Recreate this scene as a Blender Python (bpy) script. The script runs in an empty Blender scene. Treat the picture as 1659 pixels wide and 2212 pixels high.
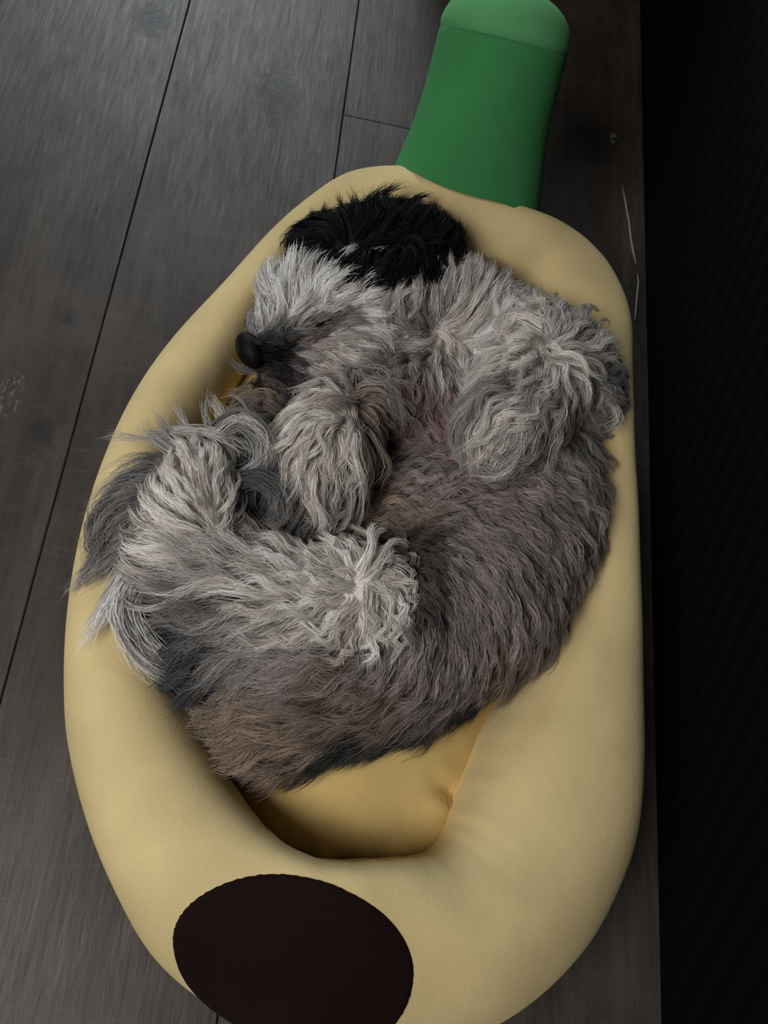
import bpy, bmesh, math, random
import numpy as np
from mathutils import Vector, Matrix
from mathutils.bvhtree import BVHTree

random.seed(7)
RNG = np.random.default_rng(11)
SC = bpy.context.scene
COL = SC.collection

# ------------------------------------------------------------------ camera
F_PX, W_PX, H_PX = 1660.0, 1659.0, 2212.0
CAM_H = 0.80
AX_Y = Vector((331, -3876, 1660)).normalized()        # floor-board direction, camera axes (right, down, forward)
AX_X = Vector((11870, 1724, 1660)); AX_X = (AX_X - AX_Y * AX_X.dot(AX_Y)).normalized()
AX_Z = AX_X.cross(AX_Y)
cam_data = bpy.data.cameras.new('camera')
cam = bpy.data.objects.new('camera', cam_data); COL.objects.link(cam)
right = Vector((AX_X.x, AX_Y.x, AX_Z.x)); down = Vector((AX_X.y, AX_Y.y, AX_Z.y)); fwd = Vector((AX_X.z, AX_Y.z, AX_Z.z))
CAM = Vector((0, 0, CAM_H))
m = Matrix((right, -down, -fwd)).transposed().to_4x4(); m.translation = CAM
cam.matrix_world = m
cam_data.sensor_fit = 'VERTICAL'; cam_data.sensor_height = 36.0; cam_data.sensor_width = 27.0
cam_data.lens = 36.0 * F_PX / H_PX
cam_data.clip_start = 0.01
SC.camera = cam

def ray(x, y):
    return (right * (x - W_PX / 2) + down * (y - H_PX / 2) + fwd * F_PX).normalized()
def px(x, y, z):
    """World point at height z under a place seen in the photograph."""
    r = ray(x, y)
    return CAM + r * ((z - CAM_H) / r.z)

# ------------------------------------------------------------------ world and light
world = bpy.data.worlds.new('world'); SC.world = world
world.use_nodes = True
bg = world.node_tree.nodes['Background']
bg.inputs[0].default_value = (0.80, 0.90, 1.0, 1); bg.inputs[1].default_value = 0.03

def area(name, loc, target, size, size_y, power, colr):
    l = bpy.data.lights.new(name, 'AREA'); l.shape = 'RECTANGLE'; l.size = size; l.size_y = size_y
    l.energy = power; l.color = colr
    o = bpy.data.objects.new(name, l); COL.objects.link(o)
    o.location = loc
    o.rotation_euler = (Vector(target) - Vector(loc)).to_track_quat('-Z', 'Y').to_euler()
    return o
area('window_daylight_side', (-0.86, -0.48, 1.50), (0.0, 0.2, 0.1), 0.8, 0.8, 21.5, (1.0, 0.985, 0.95))
area('window_daylight_far', (-0.70, 3.2, 1.50), (0.0, 0.7, 0.0), 1.4, 1.2, 40.0, (0.86, 0.94, 1.0))
SC.view_settings.view_transform = 'Standard'; SC.view_settings.look = 'None'
SC.view_settings.gamma = 1.0; SC.view_settings.use_curve_mapping = False
SC.view_settings.exposure = 0.0
SC.cycles.max_bounces = 5; SC.cycles.diffuse_bounces = 3; SC.cycles.glossy_bounces = 2; SC.cycles.transmission_bounces = 3

# ------------------------------------------------------------------ helpers
def link(o, parent=None):
    COL.objects.link(o)
    if parent is not None:
        o.parent = parent
    return o
def tag(o, label=None, cat=None, group=None, kind=None):
    if label: o['label'] = label
    if cat: o['category'] = cat
    if group: o['group'] = group
    if kind: o['kind'] = kind
    return o
def empty(name, loc=(0, 0, 0)):
    o = bpy.data.objects.new(name, None); o.location = loc
    o.empty_display_size = 0.05
    return link(o)
def mesh_obj(name, verts, faces, mat, parent=None, smooth=True):
    me = bpy.data.meshes.new(name); me.from_pydata([tuple(v) for v in verts], [], faces); me.update()
    if smooth:
        me.polygons.foreach_set('use_smooth', [True] * len(me.polygons))
    if mat: me.materials.append(mat)
    o = bpy.data.objects.new(name, me)
    return link(o, parent)
def grid_faces(nu, nv, wrap_u=False, wrap_v=False):
    f = []
    for i in range(nu if wrap_u else nu - 1):
        for j in range(nv if wrap_v else nv - 1):
            a = i * nv + j; b = ((i + 1) % nu) * nv + j
            c = ((i + 1) % nu) * nv + (j + 1) % nv; d = i * nv + (j + 1) % nv
            f.append((a, b, c, d))
    return f
def box(bm, x0, x1, y0, y1, z0, z1):
    vs = [bm.verts.new((x, y, z)) for x in (x0, x1) for y in (y0, y1) for z in (z0, z1)]
    for q in ((0, 1, 3, 2), (4, 6, 7, 5), (0, 4, 5, 1), (2, 3, 7, 6), (0, 2, 6, 4), (1, 5, 7, 3)):
        bm.faces.new([vs[i] for i in q])
def bm_obj(name, bm, mat, parent=None, bevel=0.0, seg=3, smooth=True):
    bmesh.ops.recalc_face_normals(bm, faces=bm.faces)
    if bevel:
        bmesh.ops.bevel(bm, geom=list(bm.edges), offset=bevel, segments=seg, profile=0.5, affect='EDGES', clamp_overlap=True)
    me = bpy.data.meshes.new(name); bm.to_mesh(me); bm.free()
    if smooth: me.polygons.foreach_set('use_smooth', [True] * len(me.polygons))
    me.materials.append(mat)
    return link(bpy.data.objects.new(name, me), parent)

class NT:
    """Small node-tree helper."""
    def __init__(self, name):
        self.m = bpy.data.materials.new(name); self.m.use_nodes = True
        self.t = self.m.node_tree; self.n = self.t.nodes; self.l = self.t.links
        self.b = self.n['Principled BSDF']
    def add(self, kind, **kw):
        nd = self.n.new(kind)
        for k, v in kw.items(): setattr(nd, k, v)
        return nd
    def con(self, a, b): self.l.new(a, b)
    def val(self, sock, v): self.b.inputs[sock].default_value = v
    def math(self, op, a, b=None):
        nd = self.add('ShaderNodeMath', operation=op)
        for i, x in enumerate((a, b)):
            if x is None: continue
            if isinstance(x, (int, float)): nd.inputs[i].default_value = x
            else: self.con(x, nd.inputs[i])
        return nd.outputs[0]
    def noise(self, vec, scale, detail=4, rough=0.6, dist=0.0):
        nd = self.add('ShaderNodeTexNoise'); nd.inputs['Scale'].default_value = scale
        nd.inputs['Detail'].default_value = detail; nd.inputs['Roughness'].default_value = rough
        nd.inputs['Distortion'].default_value = dist
        if vec is not None: self.con(vec, nd.inputs['Vector'])
        return nd.outputs['Fac']
    def mapping(self, vec, scale, loc=(0, 0, 0)):
        nd = self.add('ShaderNodeMapping'); nd.inputs['Scale'].default_value = scale; nd.inputs['Location'].default_value = loc
        self.con(vec, nd.inputs['Vector']); return nd.outputs[0]
    def ramp(self, fac, stops):
        nd = self.add('ShaderNodeValToRGB'); e = nd.color_ramp.elements
        while len(e) < len(stops): e.new(0.5)
        for el, (p, c) in zip(e, stops):
            el.position = p; el.color = (*c, 1) if len(c) == 3 else c
        self.con(fac, nd.inputs[0]); return nd.outputs[0]
    def mix(self, fac, a, b, blend='MIX'):
        nd = self.add('ShaderNodeMix', data_type='RGBA', blend_type=blend)
        for s, x in ((nd.inputs[0], fac), (nd.inputs[6], a), (nd.inputs[7], b)):
            if isinstance(x, (int, float)): s.default_value = x
            elif isinstance(x, tuple): s.default_value = (*x, 1) if len(x) == 3 else x
            else: self.con(x, s)
        return nd.outputs[2]
    def bump(self, h, strength, dist=0.001):
        nd = self.add('ShaderNodeBump'); nd.inputs['Strength'].default_value = strength; nd.inputs['Distance'].default_value = dist
        self.con(h, nd.inputs['Height']); self.con(nd.outputs[0], self.b.inputs['Normal'])
    def coord(self, which='Object'):
        return self.add('ShaderNodeTexCoord').outputs[which]

def plush(name, c, var=0.12, sheen=0.35):
    t = NT(name); co = t.coord('Object')
    n1 = t.noise(co, 9, 3, 0.55); n2 = t.noise(co, 900, 2, 0.6)
    c1 = tuple(x * (1 - var) for x in c); c2 = tuple(min(1, x * (1 + var * 0.7)) for x in c)
    col = t.mix(t.ramp(n1, [(0.35, (0, 0, 0)), (0.68, (1, 1, 1))]), c1, c2)
    col = t.mix(t.ramp(n2, [(0.3, (0, 0, 0)), (0.7, (1, 1, 1))]), t.mix(0.18, col, (c[0] * .4, c[1] * .4, c[2] * .4)), col)
    t.con(col, t.b.inputs['Base Color'])
    t.val('Roughness', 0.95); t.val('Specular IOR Level', 0.12)
    t.val('Sheen Weight', sheen); t.val('Sheen Roughness', 0.55)
    t.b.inputs['Sheen Tint'].default_value = (min(1, c[0] * 1.3 + .1), min(1, c[1] * 1.3 + .1), min(1, c[2] * 1.3 + .1), 1)
    h = t.math('ADD', t.math('MULTIPLY', n2, 0.5), t.math('MULTIPLY', t.noise(co, 45, 3, 0.5), 0.9))
    t.bump(h, 0.35, 0.0022)
    return t.m
def plain(name, c, rough=0.6, spec=0.3):
    t = NT(name); co = t.coord('Object')
    n = t.noise(co, 120, 3, 0.6)
    t.con(t.mix(n, tuple(x * 0.75 for x in c), tuple(min(1, x * 1.2) for x in c)), t.b.inputs['Base Color'])
    t.val('Roughness', rough); t.val('Specular IOR Level', spec)
    t.bump(n, 0.3, 0.0006)
    return t.m

M_YELLOW = plush('yellow_plush', (0.735, 0.575, 0.290))
M_CUSHION = plush('bounce_lit_yellow_plush', (0.78, 0.55, 0.215))  # bed's yellow, with the warm bounced light inside it put into the colour
M_GREEN = plush('green_plush', (0.050, 0.240, 0.078), 0.10, 0.2)
M_GREEN_LIT = plush('lit_green_plush', (0.105, 0.345, 0.135), 0.10, 0.3)  # stem's green brightened: far light on the dome put into the colour
M_BROWN = plush('dark_brown_plush', (0.0125, 0.0048, 0.0045), 0.2, 0.03)

# ------------------------------------------------------------------ floor of planks
def plank_material():
    t = NT('grey_brown_wood_plank')
    co = t.add('ShaderNodeNewGeometry').outputs['Position']
    info = t.add('ShaderNodeObjectInfo')
    off = t.add('ShaderNodeVectorMath', operation='SCALE'); 
    cmb = t.add('ShaderNodeCombineXYZ')
    for i, k in enumerate((37.0, 91.0, 53.0)):
        t.con(t.math('MULTIPLY', info.outputs['Random'], k), cmb.inputs[i])
    addv = t.add('ShaderNodeVectorMath', operation='ADD')
    t.con(co, addv.inputs[0]); t.con(cmb.outputs[0], addv.inputs[1])
    v = addv.outputs[0]
    # knots that bend the grain: real places on the boards
    knots = [(px(600, 205, 0), 0.034), (px(88, 945, 0), 0.019), (px(325, 45, 0), 0.024), (px(145, 690, 0), 0.012)]
    kmask = None; bend = None
    for kp, kr in knots:
        d = t.add('ShaderNodeVectorMath', operation='SUBTRACT'); t.con(co, d.inputs[0]); d.inputs[1].default_value = tuple(kp)
        sc = t.add('ShaderNodeVectorMath', operation='MULTIPLY'); t.con(d.outputs[0], sc.inputs[0]); sc.inputs[1].default_value = (1.0, 0.6, 0.0)
        ln = t.add('ShaderNodeVectorMath', operation='LENGTH'); t.con(sc.outputs[0], ln.inputs[0])
        wob = t.math('ADD', ln.outputs['Value'], t.math('MULTIPLY', t.math('SUBTRACT', t.noise(co, 45, 4, 0.7), 0.5), kr * 2.2))
        k = t.math('MAXIMUM', t.math('SUBTRACT', 1.0, t.math('DIVIDE', wob, kr)), 0.0)
        kmask = k if kmask is None else t.math('MAXIMUM', kmask, k)
    vd = t.add('ShaderNodeVectorMath', operation='ADD'); t.con(v, vd.inputs[0])
    kk = t.add('ShaderNodeCombineXYZ'); t.con(t.math('MULTIPLY', kmask, 0.03), kk.inputs[0]); t.con(kk.outputs[0], vd.inputs[1]); v = vd.outputs[0]
    fine = t.noise(t.mapping(v, (210, 17, 1)), 1.0, 5, 0.7, 0.3)
    mid = t.noise(t.mapping(v, (26, 3.2, 1)), 1.0, 6, 0.65, 1.4)
    broad = t.noise(t.mapping(v, (8, 2.4, 1)), 1.0, 4, 0.55, 0.8)
    cloud = t.noise(v, 7.0, 4, 0.6)
    saw = t.noise(t.mapping(v, (30, 260, 1)), 1.0, 2, 0.5)
    base = t.ramp(mid, [(0.28, (0.036, 0.029, 0.025)), (0.5, (0.072, 0.060, 0.052)), (0.72, (0.118, 0.101, 0.089))])
    base = t.mix(t.ramp(broad, [(0.34, (0.75, 0.75, 0.75)), (0.58, (0, 0, 0))]), base, (0.040, 0.034, 0.030))
    base = t.mix(t.math('MULTIPLY', t.ramp(cloud, [(0.48, (0, 0, 0)), (0.70, (1, 1, 1))]), 0.6), base, (0.125, 0.108, 0.098))
    base = t.mix(t.ramp(fine, [(0.30, (0.8, 0.8, 0.8)), (0.46, (0, 0, 0))]), base, t.mix(0.5, base, (0.014, 0.012, 0.011)))
    base = t.mix(t.ramp(fine, [(0.56, (0, 0, 0)), (0.80, (0.45, 0.45, 0.45))]), base, (0.17, 0.15, 0.135))
    base = t.mix(t.math('MULTIPLY', t.ramp(saw, [(0.58, (0, 0, 0)), (0.75, (1, 1, 1))]), 0.22), base, (0.17, 0.15, 0.135))
    base = t.mix(t.ramp(kmask, [(0.0, (0, 0, 0)), (0.8, (0.8, 0.8, 0.8))]), base, (0.012, 0.011, 0.011))
    sc_p = px(22, 852, 0)
    d = t.add('ShaderNodeVectorMath', operation='SUBTRACT'); t.con(co, d.inputs[0]); d.inputs[1].default_value = tuple(sc_p)
    sv_ = t.add('ShaderNodeVectorMath', operation='MULTIPLY'); t.con(d.outputs[0], sv_.inputs[0]); sv_.inputs[1].default_value = (1.6, 0.7, 0)
    ln = t.add('ShaderNodeVectorMath', operation='LENGTH'); t.con(sv_.outputs[0], ln.inputs[0])
    sm_ = t.math('MULTIPLY', t.math('LESS_THAN', ln.outputs['Value'], 0.022), t.ramp(t.noise(t.mapping(co, (300, 120, 1)), 1.0, 3), [(0.52, (0, 0, 0)), (0.64, (0.8, 0.8, 0.8))]))
    base = t.mix(sm_, base, (0.22, 0.22, 0.24))
    # a thin drying crack along one board
    sp = t.add('ShaderNodeSeparateXYZ'); t.con(co, sp.inputs[0])
    ck = px(597, 370, 0)
    dx = t.math('ABSOLUTE', t.math('SUBTRACT', t.math('ADD', sp.outputs[0], t.math('MULTIPLY', t.math('SUBTRACT', t.noise(co, 14, 3), 0.5), 0.006)), ck.x))
    cm = t.math('MULTIPLY', t.math('LESS_THAN', dx, 0.0011), t.math('LESS_THAN', t.math('ABSOLUTE', t.math('SUBTRACT', sp.outputs[1], ck.y + 0.005)), 0.11))
    base = t.mix(t.math('MULTIPLY', cm, 0.85), base, (0.008, 0.007, 0.007))
    tone = t.ramp(info.outputs['Random'], [(0.0, (0.62, 0.575, 0.53)), (1.0, (0.86, 0.79, 0.73))])
    base = t.mix(1.0, base, tone, 'MULTIPLY')
    t.con(base, t.b.inputs['Base Color'])
    t.con(t.ramp(fine, [(0.2, (0.62, 0.62, 0.62)), (0.8, (0.40, 0.40, 0.40))]), t.b.inputs['Roughness'])
    t.val('Specular IOR Level', 0.42)
    t.bump(t.math('ADD', fine, t.math('MULTIPLY', mid, 0.7)), 0.35, 0.0012)
    return t.m
M_PLANK = plank_material()
M_SUB = plain('dark_subfloor', (0.014, 0.012, 0.011), 0.9, 0.1)
bm = bmesh.new(); box(bm, -2.0, 2.2, -1.4, 3.2, -0.03, -0.012)
floor = tag(bm_obj('floor', bm, M_SUB, smooth=False), 'grey brown wooden plank floor beneath the banana bed', kind='structure')
XA, XB = 0.0156 * CAM_H, -0.2905 * CAM_H
PW = XA - XB
JOINT = px(800, 260, 0).y
PL = 2.3
plank_mesh = {}
def plank(x0, y0, y1):
    L = round(y1 - y0, 4)
    if L not in plank_mesh:
        b = bmesh.new(); g = 0.0005
        box(b, g, PW - g, g, L - g, -0.012, 0.0)
        bmesh.ops.recalc_face_normals(b, faces=b.faces)
        bmesh.ops.bevel(b, geom=[e for e in b.edges if all(v.co.z > -0.001 for v in e.verts)], offset=0.0010, segments=1, affect='EDGES')
        me = bpy.data.meshes.new('plank'); b.to_mesh(me); b.free(); me.materials.append(M_PLANK)
        plank_mesh[L] = me
    o = bpy.data.objects.new('plank', plank_mesh[L]); o.location = (x0, y0, 0)
    link(o, floor)
joint = {0: 1.75, 1: JOINT, 2: 1.6, -1: 1.95, -2: 0.75, 3: 0.2, -3: 0.1, 4: 0.6}
for k in range(-4, 6):
    x0 = XB + k * PW
    j = joint.get(k, 0.4)
    ys = [j + i * PL for i in range(-3, 4)]
    for y in ys:
        y0, y1 = max(y, -1.3), min(y + PL, 3.1)
        if y1 - y0 > 0.05: plank(x0, y0, y1)

# ------------------------------------------------------------------ banana bed
# rim: outer silhouette, inner edge and crest height at matching places round the bed
RIM = [  # outer px, inner px, crest height
    ((1030, 420), (885, 530), 0.200),
    ((925, 372), (800, 530), 0.190),
    ((790, 362), (725, 555), 0.175),
    ((700, 400), (670, 575), 0.162),
    ((620, 465), (610, 640), 0.155),
    ((540, 545), (560, 720), 0.150),
    ((450, 648), (510, 815), 0.146),
    ((345, 765), (450, 910), 0.145),
    ((265, 895), (390, 1010), 0.145),
    ((205, 1040), (350, 1120), 0.145),
    ((162, 1200), (335, 1230), 0.145),
    ((142, 1350), (340, 1350), 0.146),
    ((138, 1500), (385, 1470), 0.148),
    ((148, 1620), (445, 1575), 0.150),
    ((185, 1770), (500, 1680), 0.156),
    ((250, 1930), (548, 1755), 0.164),
    ((335, 2075), (605, 1815), 0.172),
    ((470, 2185), (675, 1850), 0.178),
    ((640, 2268), (735, 1858), 0.180),
    ((830, 2290), (800, 1856), 0.178),
    ((1010, 2245), (870, 1852), 0.174),
    ((1150, 2165), (935, 1842), 0.168),
    ((1262, 2055), (968, 1800), 0.162),
    ((1335, 1930), (985, 1735), 0.158),
    ((1380, 1790), (1015, 1660), 0.155),
    ((1392, 1640), (1060, 1560), 0.152),
    ((1392, 1480), (1130, 1450), 0.150),
    ((1388, 1320), (1200, 1340), 0.150),
    ((1382, 1150), (1235, 1210), 0.150),
    ((1374, 990), (1245, 1070), 0.152),
    ((1368, 850), (1235, 940), 0.155),
    ((1370, 740), (1210, 820), 0.160),
    ((1345, 630), (1170, 735), 0.170),
    ((1292, 552), (1115, 660), 0.180),
    ((1240, 502), (1050, 620), 0.192),
    ((1160, 458), (965, 570), 0.200),
]
def catmull(P, n):
    """closed Catmull-Rom resampling to n points"""
    P = np.array(P, float); N = len(P); out = []
    for i in range(n):
        u = i / n * N; k = int(u); f = u - k
        a, b, c, d = P[(k - 1) % N], P[k % N], P[(k + 1) % N], P[(k + 2) % N]
        out.append(0.5 * ((2 * b) + (c - a) * f + (2 * a - 5 * b + 4 * c - d) * f * f + (3 * b - a - 3 * c + d) * f ** 3))
    return np.array(out)
SKEW = {14: 1.15, 15: 1.4, 16: 1.9, 17: 2.3, 18: 2.4, 19: 2.3, 20: 1.9, 21: 1.5, 22: 1.2, 0: 0.95, 35: 0.95}   # how far the crest leans to the inner edge
ctrl = []
for n_i, (o, i, zt) in enumerate(RIM):
    O = px(*o, zt * 0.52); I = px(*i, zt * 0.60)
    ctrl.append((O.x, O.y, I.x, I.y, zt, SKEW.get(n_i, 1.0)))
def sup(c, e): return math.copysign(abs(c) ** e, c)
def section(O, I, zt, skew, a):
    e = 0.86
    sn = math.sin(a)
    f = (0.5 + 0.5 * sup(math.cos(a), e)) ** (skew if sn > 0 else 1.0)
    return (I[0] + (O[0] - I[0]) * f, I[1] + (O[1] - I[1]) * f, zt * 0.5 + zt * 0.5 * sup(sn, e if sn > 0 else 0.7))
def to_px(p):
    v = Vector(p) - CAM; d = v.dot(fwd)
    return W_PX / 2 + F_PX * v.dot(right) / d, H_PX / 2 + F_PX * v.dot(down) / d, d
for n_i, (o, i, zt) in enumerate(RIM):                               # let the widest part of the plump tube sit where the rim ends
    c = list(ctrl[n_i])
    prv, nxt = RIM[n_i - 1][0], RIM[(n_i + 1) % len(RIM)][0]
    od = Vector((prv[1] - nxt[1], nxt[0] - prv[0])).normalized()
    if od.dot(Vector((o[0] - i[0], o[1] - i[1]))) < 0: od = -od
    for _ in range(6):
        far = max((lambda q: (q[0] - o[0]) * od.x + (q[1] - o[1]) * od.y)(to_px(section(c[0:2], c[2:4], zt, c[5], 2 * math.pi * k / 48))) for k in range(-6, 20))
        d = CAM_H / fwd.dot(Vector((0, 0, -1))) * 0.9 / F_PX
        w = right * od.x + down * od.y; w.z = 0; w.normalize()
        c[0] -= w.x * far * d * 0.8; c[1] -= w.y * far * d * 0.8
    ctrl[n_i] = tuple(c)
NU, NV = 288, 72
R = catmull(ctrl, NU)
for _ in range(6):
    R = 0.5 * R + 0.25 * np.roll(R, 1, 0) + 0.25 * np.roll(R, -1, 0)
bverts = []
for i in range(NU):
    ox, oy, ix, iy, zt, skew = R[i]
    for j in range(NV):
        a = 2 * math.pi * j / NV
        e = 0.86
        s = (0.5 + 0.5 * sup(math.cos(a), e)) ** (skew if math.sin(a) > 0 else 1.0)
        z = zt * 0.5 + zt * 0.5 * sup(math.sin(a), e if math.sin(a) > 0 else 0.7)
        # plush slackness: soft dents, stronger puckers along the inner edge
        u = i / NU * 2 * math.pi
        dent = 0.0010 * math.sin(7 * u + 1.3 * math.sin(3 * u)) * math.sin(a * 1.5 + u) + 0.0004 * math.sin(23 * u + 2 * a)
        inner = max(0.0, -math.cos(a)) ** 3
        puck = inner * 0.0014 * (math.sin(41 * u + 2.0 * math.sin(5 * u)) + 0.6 * math.sin(67 * u))
        z += dent * (1 if math.sin(a) > -0.2 else 0) + puck * 0.5
        s -= puck * 1.5
        bverts.append((ix + (ox - ix) * s, iy + (oy - iy) * s, max(z, 0.0015)))
bed_c = px(760, 1200, 0.0)
bed = empty('banana_bed', (bed_c.x, bed_c.y, 0.0))
tag(bed, 'yellow plush banana shaped pet bed with green stem and brown tip on the floor', 'pet bed')
def to_bed(o):
    o.matrix_parent_inverse = Matrix.Translation(-Vector(bed.location)); return o
bol = to_bed(mesh_obj('bolster', bverts, grid_faces(NU, NV, True, True), M_YELLOW, bed))
BOL_BVH = BVHTree.FromPolygons([Vector(v) for v in bverts], [tuple(p.vertices) for p in bol.data.polygons])

# cushion in the middle
inner_pts = np.stack([R[:, 2], R[:, 3]], 1); outer_pts = np.stack([R[:, 0], R[:, 1]], 1)
cen = inner_pts.mean(0)
NR = 40
cv = []
fold_a = [(px(990, 1745, 0.10), px(915, 1762, 0.10), 0.011, 0.006), (px(985, 1715, 0.10), px(940, 1690, 0.10), 0.008, -0.007),
          (px(975, 1795, 0.10), px(800, 1785, 0.10), 0.010, 0.0035), (px(985, 1772, 0.10), px(880, 1790, 0.10), 0.008, -0.004),
          (px(560, 1690, 0.10), px(640, 1730, 0.10), 0.012, 0.003), (px(705, 1850, 0.10), px(735, 1846, 0.10), 0.007, 0.007),
          (px(880, 1840, 0.10), px(960, 1815, 0.10), 0.008, 0.004)]
def fold_h(x, y):
    h = 0.0
    for a, b, w, amp in fold_a:
        ax, ay, bx, by = a.x, a.y, b.x, b.y
        L2 = (bx - ax) ** 2 + (by - ay) ** 2
        tt = max(0, min(1, ((x - ax) * (bx - ax) + (y - ay) * (by - ay)) / L2))
        d2 = (x - ax - tt * (bx - ax)) ** 2 + (y - ay - tt * (by - ay)) ** 2
        h += 1.7 * amp * math.exp(-d2 / (w * w)) * (1.0 - 0.75 * tt)
    return h
NCU = NU
dent_c = px(870, 1090, 0.05)
for r in range(NR + 1):
    f = r / NR
    for i in range(NCU):
        p = cen + (inner_pts[i] + (outer_pts[i] - inner_pts[i]) * 0.10 - cen) * f
        dd = (p[0] - dent_c.x) ** 2 / 0.150 ** 2 + (p[1] - dent_c.y) ** 2 / 0.200 ** 2
        z = 0.052 + 0.052 * (1 - f ** 7) - 0.085 * math.exp(-dd * dd) + fold_h(p[0], p[1]) + 0.0012 * math.sin(p[0] * 60 + 2 * math.sin(p[1] * 45))
        cv.append((p[0], p[1], z))
cush = to_bed(mesh_obj('cushion', cv, [tuple(reversed(q)) for q in grid_faces(NR + 1, NCU, False, True)], M_CUSHION, bed))
# fabric underside
bv = [(cen[0] + (outer_pts[i][0] - cen[0]) * f, cen[1] + (outer_pts[i][1] - cen[1]) * f, z) for f, z in ((0.0, 0.001), (0.93, 0.001), (0.93, 0.012), (0.0, 0.012)) for i in range(0, NU, 4)]
to_bed(mesh_obj('underside', bv, grid_faces(4, NU // 4, False, True), M_YELLOW, bed))

# stem: a stubby plush horn with a domed end
ax = Vector((0.0, 0.60, 0.80)); perp = Vector((0, -0.80, 0.60))
SF = BOL_BVH.ray_cast(CAM, ray(1024, 446))[0]                     # where the front of the stem meets the rim
SB = SF - perp * 0.072
r0 = ray(1086, 96); slen = 0.178
best = min((CAM + r0 * k * 0.001 for k in range(600, 1300)), key=lambda p: abs((p - SB).length - slen) + 0.6 * abs((p - SB).normalized().dot(ax) - 1))
ax = (best - SB).normalized(); slen = (best - SB).length
sx = ax.cross(Vector((0, 0, 1))).normalized(); sy = sx.cross(ax).normalized()
NS = 64
def stem_ring(t, rx, ry):
    c = SB + ax * t
    return [c + sx * (rx * math.cos(2 * math.pi * k / NS)) + sy * (ry * math.sin(2 * math.pi * k / NS)) for k in range(NS)]
r_top = 0.0690; r_bot = 0.0885
rings = []
def stem_r(t):
    f = max(0, min(1, t / slen))
    return (r_top + (r_bot - r_top) * (1 - f) ** 2.0) * (1 + 0.006 * math.sin(9 * f))
def stem_pt(t, k):
    rr = stem_r(t); a = 2 * math.pi * k / NS
    return SB + ax * t + sx * (rr * math.cos(a)) + sy * (rr * 0.94 * math.sin(a))
foot = []
for k in range(NS):                                                 # the sewn foot follows the curve of the rim
    h = BOL_BVH.ray_cast(stem_pt(0.14, k), -ax)
    foot.append((h[0] - SB).dot(ax) - 0.003 if h[0] is not None else -0.05)
print('foot', [round(x, 3) for x in foot[::4]])
for q in range(30):
    f = q / 29
    rings.append([stem_pt(foot[k] + (slen - foot[k]) * f, k) for k in range(NS)])
rings.append(stem_ring(slen + 0.0016, r_top * 0.985, r_top * 0.925))
rings.append(stem_ring(slen + 0.0014, r_top * 0.955, r_top * 0.895))
sv = [v for rg in rings for v in rg]
stem = to_bed(mesh_obj('stem', sv, grid_faces(len(rings), NS, False, True), M_GREEN, bed)); stem['label'] = 'green plush stem'
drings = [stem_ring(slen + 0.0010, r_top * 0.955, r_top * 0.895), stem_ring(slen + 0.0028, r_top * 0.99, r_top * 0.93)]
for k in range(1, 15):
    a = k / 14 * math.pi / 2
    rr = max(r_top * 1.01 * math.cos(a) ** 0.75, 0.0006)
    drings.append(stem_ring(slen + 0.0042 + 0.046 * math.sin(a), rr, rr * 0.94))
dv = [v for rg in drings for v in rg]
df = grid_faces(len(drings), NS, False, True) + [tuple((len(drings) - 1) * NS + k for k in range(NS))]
dome = to_bed(mesh_obj('stem_cap', dv, df, M_GREEN_LIT, bed))
# dark tip: a round brown patch sewn over the near end
def rim_hit(x, y): return BOL_BVH.ray_cast(CAM, ray(x, y))
PL_, PR_, PT_ = (rim_hit(*q)[0] for q in ((370, 2032), (897, 2105), (640, 1888)))
TC = (PL_ + PR_) / 2; TU = (PR_ - PL_) / 2; TVv = PT_ - TC
TN = TU.cross(TVv).normalized()
if TN.z < 0: TN = -TN
tv = []; TR, TS = 26, 160
for r in range(TR + 1):
    f = r / TR
    for k in range(TS):
        a = 2 * math.pi * k / TS
        jag = 1 + (0.003 * math.sin(61 * a) + 0.003 * math.sin(97 * a + 1)) * (f > 0.97)
        p = TC + TU * (f * math.cos(a) * jag) + TVv * (f * math.sin(a) * jag * (1.0 if math.sin(a) > 0 else 1.28))
        h = BOL_BVH.ray_cast(p + TN * 0.10, -TN)
        if h[0] is None or (h[0] - p).length > 0.12: h = BOL_BVH.find_nearest(p)
        q, n = h[0], h[1]
        if n.dot(TN) < 0: n = -n
        tv.append(q + n * (0.0024 if r < TR else -0.0012))
tipo = to_bed(mesh_obj('banana_tip', tv, grid_faces(TR + 1, TS, False, True), M_BROWN, bed)); tipo['label'] = 'dark brown round tip patch'

# ------------------------------------------------------------------ dark sofa along the right
def sofa_material():
    t = NT('black_twill_fabric'); co = t.coord('Object')
    w = t.add('ShaderNodeTexWave', wave_type='BANDS', bands_direction='DIAGONAL')
    w.inputs['Scale'].default_value = 16; w.inputs['Distortion'].default_value = 1.2; w.inputs['Detail'].default_value = 2
    t.con(t.mapping(co, (1, -1, 1)), w.inputs['Vector'])
    n = t.noise(co, 300, 3)
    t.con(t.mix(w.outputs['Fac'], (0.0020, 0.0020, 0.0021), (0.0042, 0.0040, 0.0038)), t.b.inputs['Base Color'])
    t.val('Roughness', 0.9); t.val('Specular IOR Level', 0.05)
    t.bump(t.math('ADD', t.math('MULTIPLY', w.outputs['Fac'], 0.6), n), 0.3, 0.002)
    return t.m
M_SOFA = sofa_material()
SX = px(1388, 560, 0).x
P1, P2 = px(1388, 560, 0), px(1419, 2190, 0)
sofa = empty('sofa', (SX + 0.42, 0.55, 0))
tag(sofa, 'black fabric sofa with its skirted front standing along the bed', 'sofa')
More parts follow.
